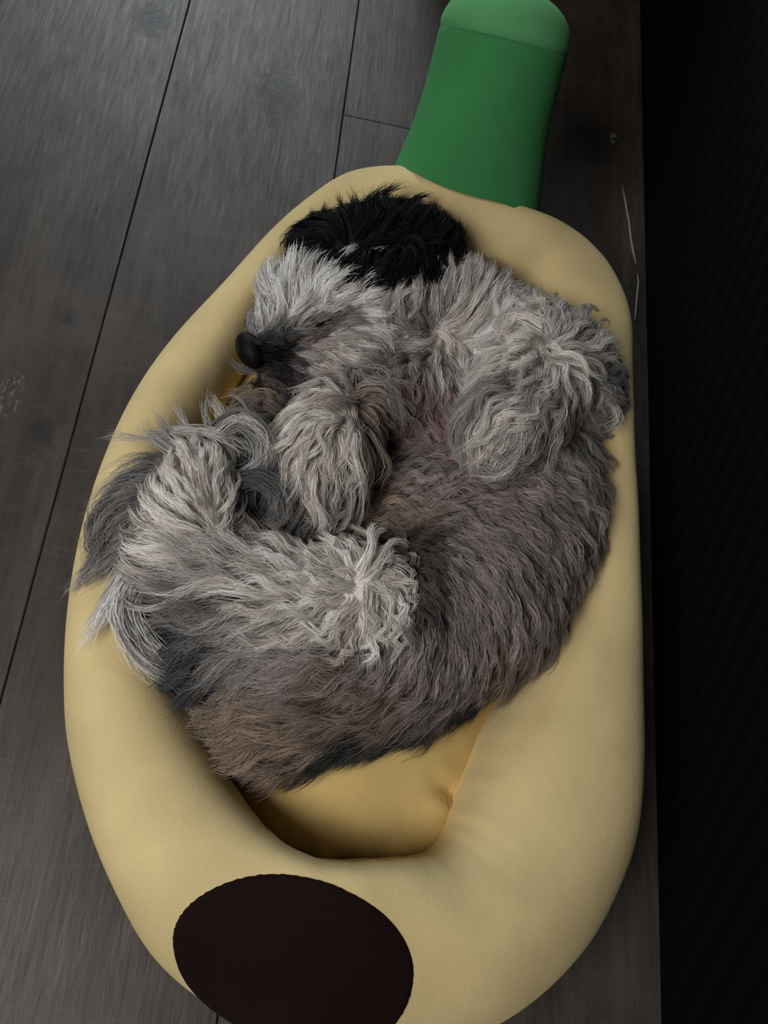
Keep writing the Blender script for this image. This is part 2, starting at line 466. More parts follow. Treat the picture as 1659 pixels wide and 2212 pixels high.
def sofa_part(name, x0, x1, y0, y1, z0, z1, bev):
    b = bmesh.new(); box(b, x0, x1, y0, y1, z0, z1)
    o = bm_obj(name, b, M_SOFA, sofa, bev, 4)
    o.matrix_parent_inverse = Matrix.Translation(-Vector(sofa.location)); return o
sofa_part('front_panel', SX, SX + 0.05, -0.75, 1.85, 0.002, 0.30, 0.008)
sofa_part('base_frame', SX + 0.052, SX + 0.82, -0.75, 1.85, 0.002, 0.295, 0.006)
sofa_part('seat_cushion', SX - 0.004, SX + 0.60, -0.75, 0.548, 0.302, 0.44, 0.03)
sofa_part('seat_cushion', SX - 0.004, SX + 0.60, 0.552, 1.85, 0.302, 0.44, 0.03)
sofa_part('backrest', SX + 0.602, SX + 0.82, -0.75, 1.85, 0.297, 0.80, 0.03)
sofa_part('added_shade_block', 0.06, SX - 0.006, 1.34, 2.05, 0.002, 0.44, 0.03)  # added block out of view, there to shade the floor right of the stem
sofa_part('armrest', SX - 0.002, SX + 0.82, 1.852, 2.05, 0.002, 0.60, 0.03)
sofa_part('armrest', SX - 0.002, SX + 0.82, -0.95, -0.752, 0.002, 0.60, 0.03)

sofa_turn = -math.atan2(P1.x - P2.x, P1.y - P2.y)                   # it stands a little askew to the boards
sofa.location = Matrix.Rotation(sofa_turn, 3, 'Z') @ (Vector(sofa.location) - P1) + P1
sofa.rotation_euler.z = sofa_turn

# ------------------------------------------------------------------ bits of thread and lint on the floor
M_THREAD = plain('pale_thread', (0.30, 0.30, 0.28), 0.9, 0.1)
def tube(name, pts, rad, mat, sides=8, parent=None):
    V = []
    n = len(pts)
    for i, p in enumerate(pts):
        d = (Vector(pts[min(i + 1, n - 1)]) - Vector(pts[max(i - 1, 0)])).normalized()
        s = d.cross(Vector((0, 0, 1))).normalized(); u = s.cross(d)
        r = rad[i] if isinstance(rad, (list, tuple)) else rad
        for k in range(sides):
            a = 2 * math.pi * k / sides
            V.append(Vector(p) + (s * math.cos(a) + u * math.sin(a)) * r)
    F = grid_faces(n, sides, False, True) + [tuple(range(sides)), tuple((n - 1) * sides + k for k in range(sides))]
    return mesh_obj(name, V, F, mat, parent)
def thread(pxs, r, label):
    pts = [px(x, y, r + 0.0003) for x, y in pxs]
    rr = [r * (0.45 if i in (0, len(pts) - 1) else 1) for i in range(len(pts))]
    return tag(tube('thread', pts, rr, M_THREAD), label, 'thread')
SHIFT = 0
thread([(1344, 402), (1350, 430), (1354, 455), (1359, 480), (1362, 510), (1368, 545), (1374, 570)], 0.0017, 'longer pale thread lying on the floor beside the sofa')
thread([(1377, 592), (1379, 612), (1376, 640), (1374, 665), (1372, 690)], 0.0015, 'shorter pale thread at the edge of the bed by the sofa')
fl = []
for k in range(9):
    a = random.uniform(0, math.pi); c = px(1325 + random.uniform(-5, 5), 300 + random.uniform(-10, 8), 0.002 + 0.0005 * k)
    fl.append((c, a))
bmv = []; bmf = []
for c, a in fl:
    d = Vector((math.cos(a), math.sin(a), random.uniform(-.15, .15)))
    s = d.cross(Vector((0, 0, 1))).normalized()
    for i in range(5):
        q = c + d * (i - 2) * 0.0016 + s * 0.0008 * math.sin(i * 1.5); b0 = len(bmv)
        for kk in range(4):
            aa = kk * math.pi / 2
            bmv.append(q + s * 0.0011 * math.cos(aa) + Vector((0, 0, 1)) * 0.0011 * math.sin(aa))
        if i:
            for kk in range(4):
                bmf.append((b0 - 4 + kk, b0 + kk, b0 + (kk + 1) % 4, b0 - 4 + (kk + 1) % 4))
tag(mesh_obj('lint', bmv, bmf, M_THREAD), 'tiny tuft of pale lint on the dark floor right of the stem', 'lint')

# ------------------------------------------------------------------ dog: body
def fur_material():
    t = NT('dog_fur')
    at = t.add('ShaderNodeAttribute', attribute_name='coat')
    t.con(at.outputs['Color'], t.b.inputs['Base Color'])
    t.val('Roughness', 0.62); t.val('Specular IOR Level', 0.16)
    tr = t.add('ShaderNodeBsdfTranslucent'); t.con(at.outputs['Color'], tr.inputs['Color'])
    mx = t.add('ShaderNodeMixShader'); mx.inputs[0].default_value = 0.38
    t.con(t.b.outputs[0], mx.inputs[1]); t.con(tr.outputs[0], mx.inputs[2])
    t.con(mx.outputs[0], t.n['Material Output'].inputs['Surface'])
    return t.m
M_FUR = fur_material()
def skin_material():
    t = NT('dog_undercoat')
    at = t.add('ShaderNodeAttribute', attribute_name='coat')
    n = t.noise(t.coord('Object'), 260, 4)
    t.con(t.mix(t.math('MULTIPLY', n, 0.3), at.outputs['Color'], (0.05, 0.04, 0.04)), t.b.inputs['Base Color'])
    t.val('Roughness', 0.9); t.val('Specular IOR Level', 0.1); t.bump(n, 0.6, 0.002)
    return t.m
M_SKIN = skin_material()

dog_c = px(800, 1100, 0.03)
dog = empty('dog', (dog_c.x, dog_c.y, 0.045))
tag(dog, 'small shaggy grey dog with a black ear curled up asleep in the banana bed', 'dog')
def to_dog(o):
    o.matrix_parent_inverse = Matrix.Translation(-Vector(dog.location)); return o

def blob_mesh(chains, voxel, smooth_it):
    """capsule chains fused into one continuous closed mesh; returns (verts, faces)"""
    U, Vn = 18, 10
    ang = [(math.pi * j / Vn, 2 * math.pi * i / U) for j in range(1, Vn) for i in range(U)]
    sph = np.array([(math.sin(b) * math.cos(a), math.sin(b) * math.sin(a), math.cos(b)) for b, a in ang] + [(0, 0, 1), (0, 0, -1)])
    top, bot = len(sph) - 2, len(sph) - 1
    sf = [(j * U + i, (j + 1) * U + i, (j + 1) * U + (i + 1) % U, j * U + (i + 1) % U) for j in range(Vn - 2) for i in range(U)]
    sf += [(top, i, (i + 1) % U) for i in range(U)] + [((Vn - 2) * U + (i + 1) % U, (Vn - 2) * U + i, bot) for i in range(U)]
    VV, FF = [], []
    def ball(c, r):
        o_ = len(VV) * len(sph); VV.append(sph * r + np.array(c)); FF.extend(tuple(k + o_ for k in f) for f in sf)
    for ch in chains:
        P = [(px(x, y, z), r) for x, y, z, r in ch]
        for (a, ra), (b, rb) in zip(P, P[1:]):
            n = max(2, int((b - a).length / (min(ra, rb) * 0.28)))
            for k in range(n):
                f = k / n; ball(a.lerp(b, f), ra + (rb - ra) * f)
        ball(*P[-1])
    me = bpy.data.meshes.new('tmp'); me.from_pydata(np.concatenate(VV), [], FF)
    o = link(bpy.data.objects.new('tmp', me))
    r = o.modifiers.new('r', 'REMESH'); r.mode = 'VOXEL'; r.voxel_size = voxel
    sm = o.modifiers.new('s', 'SMOOTH'); sm.iterations = smooth_it; sm.factor = 0.5
    ev = o.evaluated_get(bpy.context.evaluated_depsgraph_get()); em = ev.to_mesh()
    nv = len(em.vertices); co = np.empty(nv * 3); em.vertices.foreach_get('co', co)
    faces = [tuple(p.vertices) for p in em.polygons]
    ev.to_mesh_clear(); bpy.data.objects.remove(o); bpy.data.meshes.remove(me)
    return co.reshape(-1, 3), faces

BODY_CHAINS = [
    [(965, 700, .126, .064), (1060, 820, .112, .072), (1110, 965, .096, .074), (1105, 1120, .104, .082), (1000, 1290, .108, .084), (800, 1400, .106, .078), (640, 1450, .105, .072), (570, 1520, .096, .052)],
    [(900, 1100, .095, .060), (830, 1260, .098, .062)],
    [(960, 700, .130, .060), (870, 690, .145, .054), (790, 672, .152, .052)],
    [(790, 672, .152, .052), (720, 660, .160, .042), (640, 715, .160, .031), (575, 748, .155, .022)],
    [(740, 745, .148, .040), (640, 770, .146, .026), (595, 790, .138, .019)],
    [(640, 640, .158, .026), (700, 640, .158, .034)],
    [(900, 830, .135, .036), (820, 870, .155, .027), (735, 900, .176, .027), (710, 970, .180, .030), (700, 1040, .174, .024)],
    [(1090, 760, .140, .050), (1200, 780, .165, .042), (1255, 850, .155, .036)],
    [(1200, 780, .180, .040), (1140, 860, .206, .036), (1085, 930, .208, .027)],
    [(680, 1400, .115, .066), (770, 1280, .160, .042), (650, 1308, .158, .036), (520, 1275, .160, .036), (405, 1225, .162, .029), (392, 1160, .170, .025), (425, 1080, .184, .027), (430, 1025, .184, .021)],
    [(930, 900, .110, .050), (900, 960, .105, .045)],
    [(700, 860, .120, .030), (610, 880, .128, .028), (570, 910, .130, .024)],
    [(560, 1410, .108, .060), (470, 1370, .115, .046), (420, 1320, .122, .036)],
]
BV, BF = blob_mesh(BODY_CHAINS, 0.0055, 8)
BODY_BVH = BVHTree.FromPolygons([Vector(v) for v in BV], BF)

# coat colours (the coat's own colour)
CC = {
    'W': (0.90, 0.87, 0.84), 'G': (0.72, 0.665, 0.625), 'P': (0.41, 0.345, 0.33), 'C': (0.90, 0.83, 0.76),
    'K': (0.0085, 0.0092, 0.0115), 'D': (0.085, 0.088, 0.098), 'B': (0.38, 0.295, 0.240), 'S': (0.030, 0.026, 0.026),
    'R': (0.50, 0.37, 0.35), 'T': (0.29, 0.275, 0.27), 'L': (0.50, 0.465, 0.44), 'N': (0.12, 0.095, 0.09),
}
# flow of the coat: root, where the tips lie, length, curl, colour
GUIDES = [
    # forehead tuft and face
    (598, 690, 560, 610, .042, .10, 'W'), (618, 660, 590, 560, .046, .08, 'W'), (650, 645, 662, 550, .044, .08, 'W'), (690, 640, 740, 590, .036, .10, 'W'),
    (575, 700, 530, 640, .036, .08, 'W'), (640, 690, 700, 640, .032, .10, 'W'), (680, 670, 760, 640, .030, .15, 'W'), (730, 650, 810, 635, .030, .25, 'W'),
    (770, 640, 860, 600, .034, .25, 'W'), (780, 690, 850, 715, .032, .4, 'W'), (720, 715, 800, 735, .028, .25, 'G'), (790, 745, 870, 770, .034, .45, 'G'),
    (700, 760, 790, 795, .030, .2, 'G'), (650, 765, 740, 795, .030, .12, 'G'), (650, 800, 745, 830, .032, .2, 'G'), (700, 810, 800, 840, .034, .3, 'L'),
    (572, 724, 640, 735, .016, .05, 'S'), (600, 735, 680, 720, .018, .05, 'S'), (632, 728, 700, 705, .016, .05, 'S'), (662, 716, 720, 696, .014, .05, 'N'), (690, 703, 740, 685, .012, .05, 'N'), (715, 692, 760, 678, .014, .05, 'N'), (570, 765, 620, 785, .016, .05, 'K'), (600, 758, 650, 765, .016, .05, 'K'), (628, 752, 680, 750, .016, .05, 'S'), (600, 785, 640, 800, .016, .05, 'K'), (670, 735, 740, 735, .020, .05, 'R'), (655, 780, 740, 800, .028, .1, 'G'), (700, 735, 780, 745, .024, .1, 'G'),
    (585, 800, 610, 850, .020, .1, 'D'), (620, 825, 690, 850, .026, .15, 'D'), (600, 700, 640, 640, .030, .05, 'W'),
    (560, 800, 530, 830, .020, .1, 'N'),
    (600, 870, 560, 850, .030, .3, 'B'), (580, 900, 540, 900, .030, .3, 'T'), (560, 920, 530, 950, .030, .3, 'D'), (640, 860, 600, 830, .024, .3, 'N'), (615, 800, 650, 800, .018, .1, 'K'), (590, 830, 620, 860, .02, .1, 'S'),
    # neck and chest
    (850, 660, 890, 600, .036, .25, 'G'), (905, 650, 905, 580, .040, .2, 'G'), (965, 640, 965, 560, .042, .2, 'G'), (1020, 645, 1045, 575, .042, .2, 'G'),
    (1080, 670, 1115, 610, .040, .25, 'G'), (1000, 700, 1060, 640, .034, .2, 'G'), (850, 740, 830, 800, .034, .45, 'G'), (900, 710, 860, 680, .030, .3, 'L'),
    (940, 760, 915, 840, .034, .2, 'G'), (990, 760, 1010, 840, .034, .2, 'G'), (1040, 730, 1090, 690, .034, .2, 'W'), (880, 770, 850, 840, .034, .35, 'L'),
    (1030, 790, 975, 880, .032, .15, 'W'), (820, 810, 800, 870, .034, .5, 'L'), (930, 850, 960, 910, .030, .3, 'R'), (880, 850, 850, 910, .030, .4, 'R'), (970, 880, 1000, 940, .032, .3, 'R'),
    # folded foreleg on the right
    (1130, 775, 1030, 840, .046, .62, 'C'), (1110, 830, 1000, 910, .046, .62, 'L'), (1130, 860, 1030, 960, .046, .68, 'G'), (1160, 870, 1085, 980, .050, .9, 'G'), (1190, 890, 1155, 985, .048, .9, 'L'),
    (1150, 740, 1080, 705, .044, .68, 'C'), (1170, 700, 1110, 670, .042, .9, 'C'), (1205, 700, 1190, 640, .040, .9, 'G'), (1235, 735, 1275, 690, .040, .9, 'L'), (1180, 760, 1200, 820, .040, .9, 'C'),
    (1245, 790, 1320, 800, .040, .62, 'L'), (1245, 830, 1330, 870, .042, .95, 'C'), (1225, 870, 1285, 950, .042, .9, 'G'), (1270, 890, 1335, 970, .042, .62, 'L'), (1210, 910, 1220, 1000, .042, .9, 'L'),
    (1280, 840, 1340, 850, .034, .62, 'T'),
    # paw in the middle
    (725, 875, 625, 880, .046, .6, 'C'), (715, 905, 590, 945, .052, .6, 'C'), (705, 935, 630, 1015, .052, .65, 'G'), (715, 960, 690, 1070, .052, .65, 'C'), (740, 935, 765, 1015, .046, .7, 'C'),
    (755, 960, 795, 1030, .044, .7, 'L'), (745, 870, 720, 825, .040, .65, 'G'), (775, 880, 815, 960, .044, .5, 'B'), (685, 1030, 690, 1115, .046, .6, 'G'), (740, 1035, 745, 1110, .044, .6, 'L'),
    (640, 960, 600, 1030, .044, .3, 'G'), (820, 870, 880, 880, .036, .6, 'P'), (850, 935, 910, 960, .034, .6, 'R'), (840, 1000, 900, 1015, .034, .6, 'P'),
    # belly and trunk
    (950, 960, 1010, 1000, .028, .61, 'R'), (900, 1050, 960, 1060, .030, .65, 'P'), (1000, 1070, 1080, 1110, .032, .52, 'P'), (1100, 1060, 1170, 1110, .033, .61, 'P'), (1190, 1070, 1245, 1110, .035, .61, 'P'),
    (1250, 1000, 1275, 1080, .037, .61, 'L'), (860, 1120, 930, 1130, .028, .70, 'B'), (880, 1190, 960, 1210, .026, .61, 'N'), (1000, 1170, 1060, 1230, .032, .44, 'P'), (1120, 1180, 1180, 1250, .033, .50, 'P'),
    (1200, 1190, 1245, 1270, .035, .44, 'P'), (910, 1270, 950, 1340, .028, .50, 'N'), (1000, 1290, 1030, 1380, .035, .38, 'P'), (1100, 1290, 1135, 1385, .037, .38, 'P'), (1190, 1290, 1210, 1370, .037, .38, 'P'),
    (1240, 1200, 1260, 1300, .035, .38, 'P'), (830, 1390, 810, 1470, .037, .44, 'P'), (920, 1400, 905, 1480, .037, .38, 'P'), (1010, 1400, 1015, 1475, .037, .38, 'P'), (1090, 1410, 1090, 1480, .035, .38, 'B'),
    (780, 1450, 670, 1475, .052, .35, 'B'), (700, 1420, 600, 1450, .054, .4, 'P'), (650, 1390, 540, 1410, .054, .4, 'L'), (760, 1500, 650, 1525, .052, .35, 'B'), (700, 1560, 580, 1585, .050, .35, 'B'),
    (600, 1550, 505, 1590, .050, .4, 'B'), (560, 1600, 505, 1660, .046, .4, 'B'), (860, 1510, 750, 1550, .048, .3, 'B'), (960, 1490, 870, 1540, .044, .3, 'P'), (800, 1580, 700, 1610, .042, .3, 'D'), (930, 1550, 840, 1580, .038, .3, 'D'),
    (1040, 1500, 960, 1540, .038, .3, 'D'), (520, 1500, 460, 1540, .046, .4, 'B'),
    # hind leg
    (750, 1215, 700, 1165, .032, .7, 'C'), (790, 1250, 835, 1220, .034, .9, 'C'), (700, 1250, 620, 1240, .042, .5, 'C'), (770, 1310, 700, 1345, .040, .95, 'C'), (640, 1275, 530, 1255, .056, .4, 'C'),
    (560, 1250, 450, 1235, .060, .35, 'G'), (480, 1225, 360, 1190, .060, .35, 'G'), (425, 1190, 310, 1150, .056, .35, 'C'), (405, 1250, 290, 1245, .060, .35, 'G'), (455, 1292, 340, 1290, .062, .4, 'T'),
    (530, 1318, 420, 1340, .060, .45, 'T'), (610, 1335, 500, 1375, .060, .45, 'G'), (690, 1360, 580, 1405, .056, .5, 'G'), (560, 1370, 450, 1385, .056, .45, 'T'), (800, 1330, 840, 1375, .038, .9, 'C'), (740, 1270, 690, 1290, .036, .9, 'C'),
    (830, 1290, 850, 1340, .032, .9, 'C'), (490, 1440, 430, 1470, .050, .4, 'D'), (440, 1380, 370, 1420, .05, .4, 'D'),
    # hind foot
    (470, 1150, 430, 1085, .030, .4, 'C'), (440, 1070, 400, 1000, .030, .5, 'C'), (465, 1080, 480, 1020, .024, .4, 'C'), (420, 1140, 340, 1110, .036, .35, 'C'), (395, 1060, 345, 1020, .028, .6, 'C'), (430, 1010, 430, 940, .032, .35, 'C'),
    (455, 1040, 465, 970, .026, .35, 'C'), (470, 1190, 520, 1150, .030, .3, 'C'), (400, 1010, 370, 960, .030, .4, 'G'), (420, 1100, 380, 1050, .030, .6, 'C'),
]
def surf_guides(glist, bvh):
    P, D, L, K, C, N = [], [], [], [], [], []
    for (x, y, x2, y2, ln, cu, ck) in glist:
        h = bvh.ray_cast(CAM, ray(x, y))
        if h[0] is None:
            p0 = px(x, y, 0.13); h = bvh.find_nearest(p0)
        p, n = h[0], h[1]
        q = px(x2, y2, p.z)
        d = q - p; d = d - n * d.dot(n)
        P.append(p); D.append(d.normalized()); L.append(ln); K.append(cu); C.append(CC[ck]); N.append(n)
    return tuple(np.array(a, float) for a in (P, D, L, K, C))
def field(G, Q, sig=0.020):
    P, D, L, K, C = G
    d2 = ((Q[:, None, :] - P[None]) ** 2).sum(-1)
    d2m = d2.min(1, keepdims=True)
    w = np.exp(-(d2 - d2m) / (2 * (sig * 0.6) ** 2 + 0.25 * d2m))
    w /= w.sum(1, keepdims=True)
    wc = np.exp(-(d2 - d2m) / (2 * (sig * 0.32) ** 2 + 0.12 * d2m)); wc /= wc.sum(1, keepdims=True)
    return w @ D, w @ L, w @ K, wc @ C
def unit(a): return a / np.maximum(np.linalg.norm(a, axis=-1, keepdims=True), 1e-9)

class Strands:
    def __init__(self): self.P = []; self.N = []; self.W = []; self.C = []; self.n = 0
    def add(self, pos, nor, wid, col):                       # (S,K,3),(S,K,3),(S,K),(S,K,3)
        self.P.append(pos); self.N.append(nor); self.W.append(wid); self.C.append(col)
    def build(self, name, parent):
        V, Cc, F, base = [], [], [], 0
        for pos, nor, wid, col in zip(self.P, self.N, self.W, self.C):
            S, K, _ = pos.shape
            tan = unit(np.gradient(pos, axis=1)); side = unit(np.cross(tan, nor)); up = np.cross(side, tan)
            tw = RNG.uniform(-0.9, 0.9, (S, 1, 1)); side = side * np.cos(tw) + up * np.sin(tw)
            a = pos - side * wid[..., None] * 0.5; b = pos + side * wid[..., None] * 0.5
            v = np.stack([a, b], 2).reshape(-1, 3)
            idx = (np.arange(S)[:, None] * K + np.arange(K - 1)[None]) * 2 + base
            f = np.stack([idx, idx + 1, idx + 3, idx + 2], -1).reshape(-1, 4)
            V.append(v); F.append(f); Cc.append(np.repeat(col.reshape(-1, 3), 2, 0)); base += len(v)
        V = np.concatenate(V); F = np.concatenate(F); Cc = np.concatenate(Cc)
        me = bpy.data.meshes.new(name)
        me.vertices.add(len(V)); me.vertices.foreach_set('co', V.astype(np.float32).ravel())
        me.loops.add(F.size); me.loops.foreach_set('vertex_index', F.astype(np.int32).ravel())
        me.polygons.add(len(F)); me.polygons.foreach_set('loop_start', np.arange(0, F.size, 4, dtype=np.int32))
        me.polygons.foreach_set('use_smooth', np.ones(len(F), bool))
        me.update(calc_edges=True)
        at = me.attributes.new('coat', 'FLOAT_COLOR', 'POINT')
        at.data.foreach_set('color', np.concatenate([np.clip(Cc, 0, 1), np.ones((len(Cc), 1))], 1).astype(np.float32).ravel())
        me.materials.append(M_FUR)
        o = link(bpy.data.objects.new(name, me), parent); o['kind'] = 'stuff'
        print(name, 'tris', len(F) * 2)
        return o

KST = 9
def children(st, cen, nor, L, curlv, col, off_r, n_child, w0, clump=0.85, tipcol=None, fly=0.045):
    """cen (M,K,3) lock centre lines, nor (M,K,3): grow n_child hairs round each"""
    Mn, K, _ = cen.shape
    t = np.linspace(0, 1, K)
    tan0 = unit(cen[:, 1] - cen[:, 0]); sd = unit(np.cross(tan0, nor[:, 0])); fw = unit(np.cross(nor[:, 0], sd))
    rr = np.sqrt(RNG.uniform(0, 1, (Mn, n_child))) * off_r[:, None]; aa = RNG.uniform(0, 2 * np.pi, (Mn, n_child))
    off = sd[:, None] * (rr * np.cos(aa))[..., None] + fw[:, None] * (rr * np.sin(aa) * 0.9)[..., None]
    hgt = RNG.normal(0, 0.35, (Mn, n_child)) * off_r[:, None]
    lf = RNG.uniform(0.70, 1.06, (Mn, n_child))
    cl = clump if curlv is None else (0.56 + 0.34 * np.clip(curlv, 0, 1))[:, None]
    cl = np.clip(cl + RNG.normal(0, 0.12, (Mn, 1)), 0.2, 0.95)
    fly = fly if curlv is None else (0.085 - 0.05 * np.clip(curlv, 0, 1))
    # sample centre line at t*lf
    tt = np.clip(t[None, None] * lf[..., None], 0, 1.2) * (K - 1)
    k0 = np.clip(np.floor(tt).astype(int), 0, K - 2); fr = (tt - k0)[..., None]
    mi = np.arange(Mn)[:, None, None]
    pos = cen[mi, k0] * (1 - fr) + cen[mi, k0 + 1] * fr
    nn = nor[mi, k0]
    spread = (1 - cl[..., None] * (t ** 0.55)[None, None])
    pos = pos + off[:, :, None] * spread[..., None] + nn * (hgt[..., None] * spread * np.minimum(1, t * 3))[..., None]
    # stray wander
    wa = RNG.normal(0, 1, (Mn, n_child, 1, 3)) * (fly * L)[:, None, None, None] * (t ** 2)[None, None, :, None]
    ph = RNG.uniform(0, 6.28, (Mn, n_child, 1)); 
    sdk = unit(np.cross(unit(np.gradient(cen, axis=1)), nor))[mi, k0]
    wv = np.sin(t[None, None] * 7 + ph) * (0.035 * L)[:, None, None] * t[None, None]
    pos = pos + wa + sdk * wv[..., None]
    wid = w0 * RNG.uniform(0.65, 1.25, (Mn, n_child, 1)) * (1 - 0.80 * t[None, None] ** 2.2)
    c = col[:, None] * RNG.uniform(0.72, 1.26, (Mn, n_child, 1)) * RNG.uniform(0.72, 1.26, (Mn, 1, 1))
    c = np.repeat(c[:, :, None], K, 2)
    if tipcol is not None:
        tc = np.array(tipcol); wt = (t ** 1.5)[None, None, :, None] * RNG.uniform(0.4, 1.0, (Mn, n_child, 1, 1))
        c = c * (1 - wt) + tc * wt
    S = Mn * n_child
    st.add(pos.reshape(S, K, 3), nn.reshape(S, K, 3), wid.reshape(S, K), c.reshape(S, K, 3))

def grow(name, parent, verts, faces, bvh, G, spacing, n_child, w0, lift=0.34, keep=None, clump=0.72, tipcol=None, steps=KST, st=None, lscale=1.0, kscale=1.0):
    tri = []
    for f in faces:
        for k in range(1, len(f) - 1): tri.append((f[0], f[k], f[k + 1]))
    tri = np.array(tri); A, B, Cq = verts[tri[:, 0]], verts[tri[:, 1]], verts[tri[:, 2]]
    cr = np.cross(B - A, Cq - A); ar = np.linalg.norm(cr, axis=1) / 2; fn = unit(cr)
    w = ar.copy()
    w[fn[:, 2] < -0.25] = 0
    if keep is not None: w *= keep((A + B + Cq) / 3)
    n = int(w.sum() / spacing ** 2)
    ti = RNG.choice(len(tri), n * 4, p=w / w.sum())
    u = RNG.uniform(0, 1, (n * 4, 2)); fl = u.sum(1) > 1; u[fl] = 1 - u[fl]
    Q = A[ti] + (B[ti] - A[ti]) * u[:, :1] + (Cq[ti] - A[ti]) * u[:, 1:]; NN = fn[ti]
    # thin out to an even spread
    cell = {}; kept = []
    r2 = (spacing * 0.78) ** 2; inv = 1 / spacing
    for i, q in enumerate(Q):
        key = (int(q[0] * inv), int(q[1] * inv), int(q[2] * inv)); ok = True
        for dx in (-1, 0, 1):
            for dy in (-1, 0, 1):
                for dz in (-1, 0, 1):
                    for j in cell.get((key[0] + dx, key[1] + dy, key[2] + dz), ()):
                        e = Q[j] - q
                        if e[0] * e[0] + e[1] * e[1] + e[2] * e[2] < r2: ok = False; break
                    if not ok: break
                if not ok: break
            if not ok: break
        if ok: cell.setdefault(key, []).append(i); kept.append(i)
    Q = Q[kept]; NN = NN[kept]; n = len(Q)
    D, L, K, C = field(G, Q)
    L = L * lscale; K = K * kscale
    L = L * RNG.uniform(0.78, 1.18, n); K = np.clip(K * RNG.uniform(0.6, 1.3, n), 0, 1.2)
    d = unit(D + RNG.normal(0, 0.20, (n, 3)))
    d = unit(d - NN * (d * NN).sum(1, keepdims=True))
    pos = Q.copy(); nor = NN.copy(); cen = np.zeros((n, steps, 3)); nrm = np.zeros((n, steps, 3))
    h_prev = np.full(n, -0.001)
    lf = lift * RNG.uniform(0.45, 1.5, n)
    base = Q.copy()
    cen[:, 0] = Q - NN * 0.001; nrm[:, 0] = NN
    side_all = np.zeros((n, steps, 3)); side_all[:, 0] = np.cross(d, NN)
    for s in range(1, steps):
        t = s / (steps - 1)
        step = (L / (steps - 1))[:, None]
        base = base + d * step
        qn = np.empty_like(base); nq = np.empty_like(base)
        for i in range(n):
            r = bvh.find_nearest(base[i]); qn[i] = r[0]; nq[i] = r[1]
        gap = ((base - qn) ** 2).sum(1) ** 0.5
        base = qn
        nor = unit(nor * 0.35 + nq * 0.65)
        D2 = field(G, base)[0]
        d = unit(d * 0.72 + D2 * 0.28); d = unit(d - nor * (d * nor).sum(1, keepdims=True))
        h = L * lf * (np.sin(min(1.0, t * 1.15) * np.pi * 0.55)) 
        cen[:, s] = base + nor * h[:, None]; nrm[:, s] = nor; side_all[:, s] = np.cross(d, nor)
    # curl
    tt = np.linspace(0, 1, steps)[None]
    freq = RNG.uniform(0.9, 1.5, (n, 1)) * (1 + 0.5 * K[:, None]); ph = (3.0 * np.sin(Q[:, :1] * 95 + 1.7 * np.sin(Q[:, 1:2] * 80)) + 2.5 * np.sin(Q[:, 1:2] * 110 + 2) + RNG.normal(0, 0.7, (n, 1)))
    amp = (K * L * 0.23)[:, None] * tt ** 0.8
    wv = np.sin(6.283 * freq * tt + ph) - np.sin(ph); wn = np.cos(6.283 * freq * tt + ph) - np.cos(ph)
    cen = cen + side_all * (amp * wv)[..., None] + nrm * (amp * 0.55 * np.maximum(wn, -0.6))[..., None]
    st = st or Strands()
    children(st, cen, nrm, L, K, C, np.full(n, spacing * 0.78), n_child, w0, clump, tipcol)
    print(name, 'locks', n)
    return st

G_BODY = surf_guides(GUIDES, BODY_BVH)
body = to_dog(mesh_obj('body', BV, BF, M_SKIN, dog))
at = body.data.attributes.new('coat', 'FLOAT_COLOR', 'POINT')
bc = field(G_BODY, BV)[3]
at.data.foreach_set('color', np.concatenate([bc, np.ones((len(bc), 1))], 1).astype(np.float32).ravel())
def keep_body(P):
    return (P[:, 2] > 0.045).astype(float)
st = grow('coat', dog, BV, BF, BODY_BVH, G_BODY, 0.0078, 36, 0.00082, 0.37, keep_body, steps=8)
grow('undercoat', dog, BV, BF, BODY_BVH, G_BODY, 0.0085, 15, 0.00080, 0.40, keep_body, steps=6, st=st, lscale=0.62, kscale=0.3)

def bundle(st, pts, n, r0, col, w0=0.0008, clump=0.6, tip=None, fly=0.05):
    """a lock of long hair along a hand-laid path of (px, py, z)"""
    P = np.array([px(*p) for p in pts]); K = KST + 4
    # smooth resample
    seg = np.r_[0, np.cumsum(np.linalg.norm(np.diff(P, axis=0), axis=1))]; Ltot = seg[-1]
    u = np.linspace(0, Ltot, K); out = np.zeros((K, 3))
    m_ = np.gradient(P, seg, axis=0)
    for i, x in enumerate(u):
        k = min(np.searchsorted(seg, x, 'right') - 1, len(P) - 2); h = seg[k + 1] - seg[k]; f = (x - seg[k]) / h
        out[i] = (2*f**3-3*f**2+1)*P[k] + (f**3-2*f**2+f)*h*m_[k] + (-2*f**3+3*f**2)*P[k+1] + (f**3-f**2)*h*m_[k+1]
    nor = np.tile(np.array([[0.0, 0.0, 1.0]]), (K, 1))
    children(st, out[None], nor[None], np.array([Ltot]), None, np.array([CC[col]]), np.array([r0]), n, w0, clump, CC[tip] if tip else None, fly)

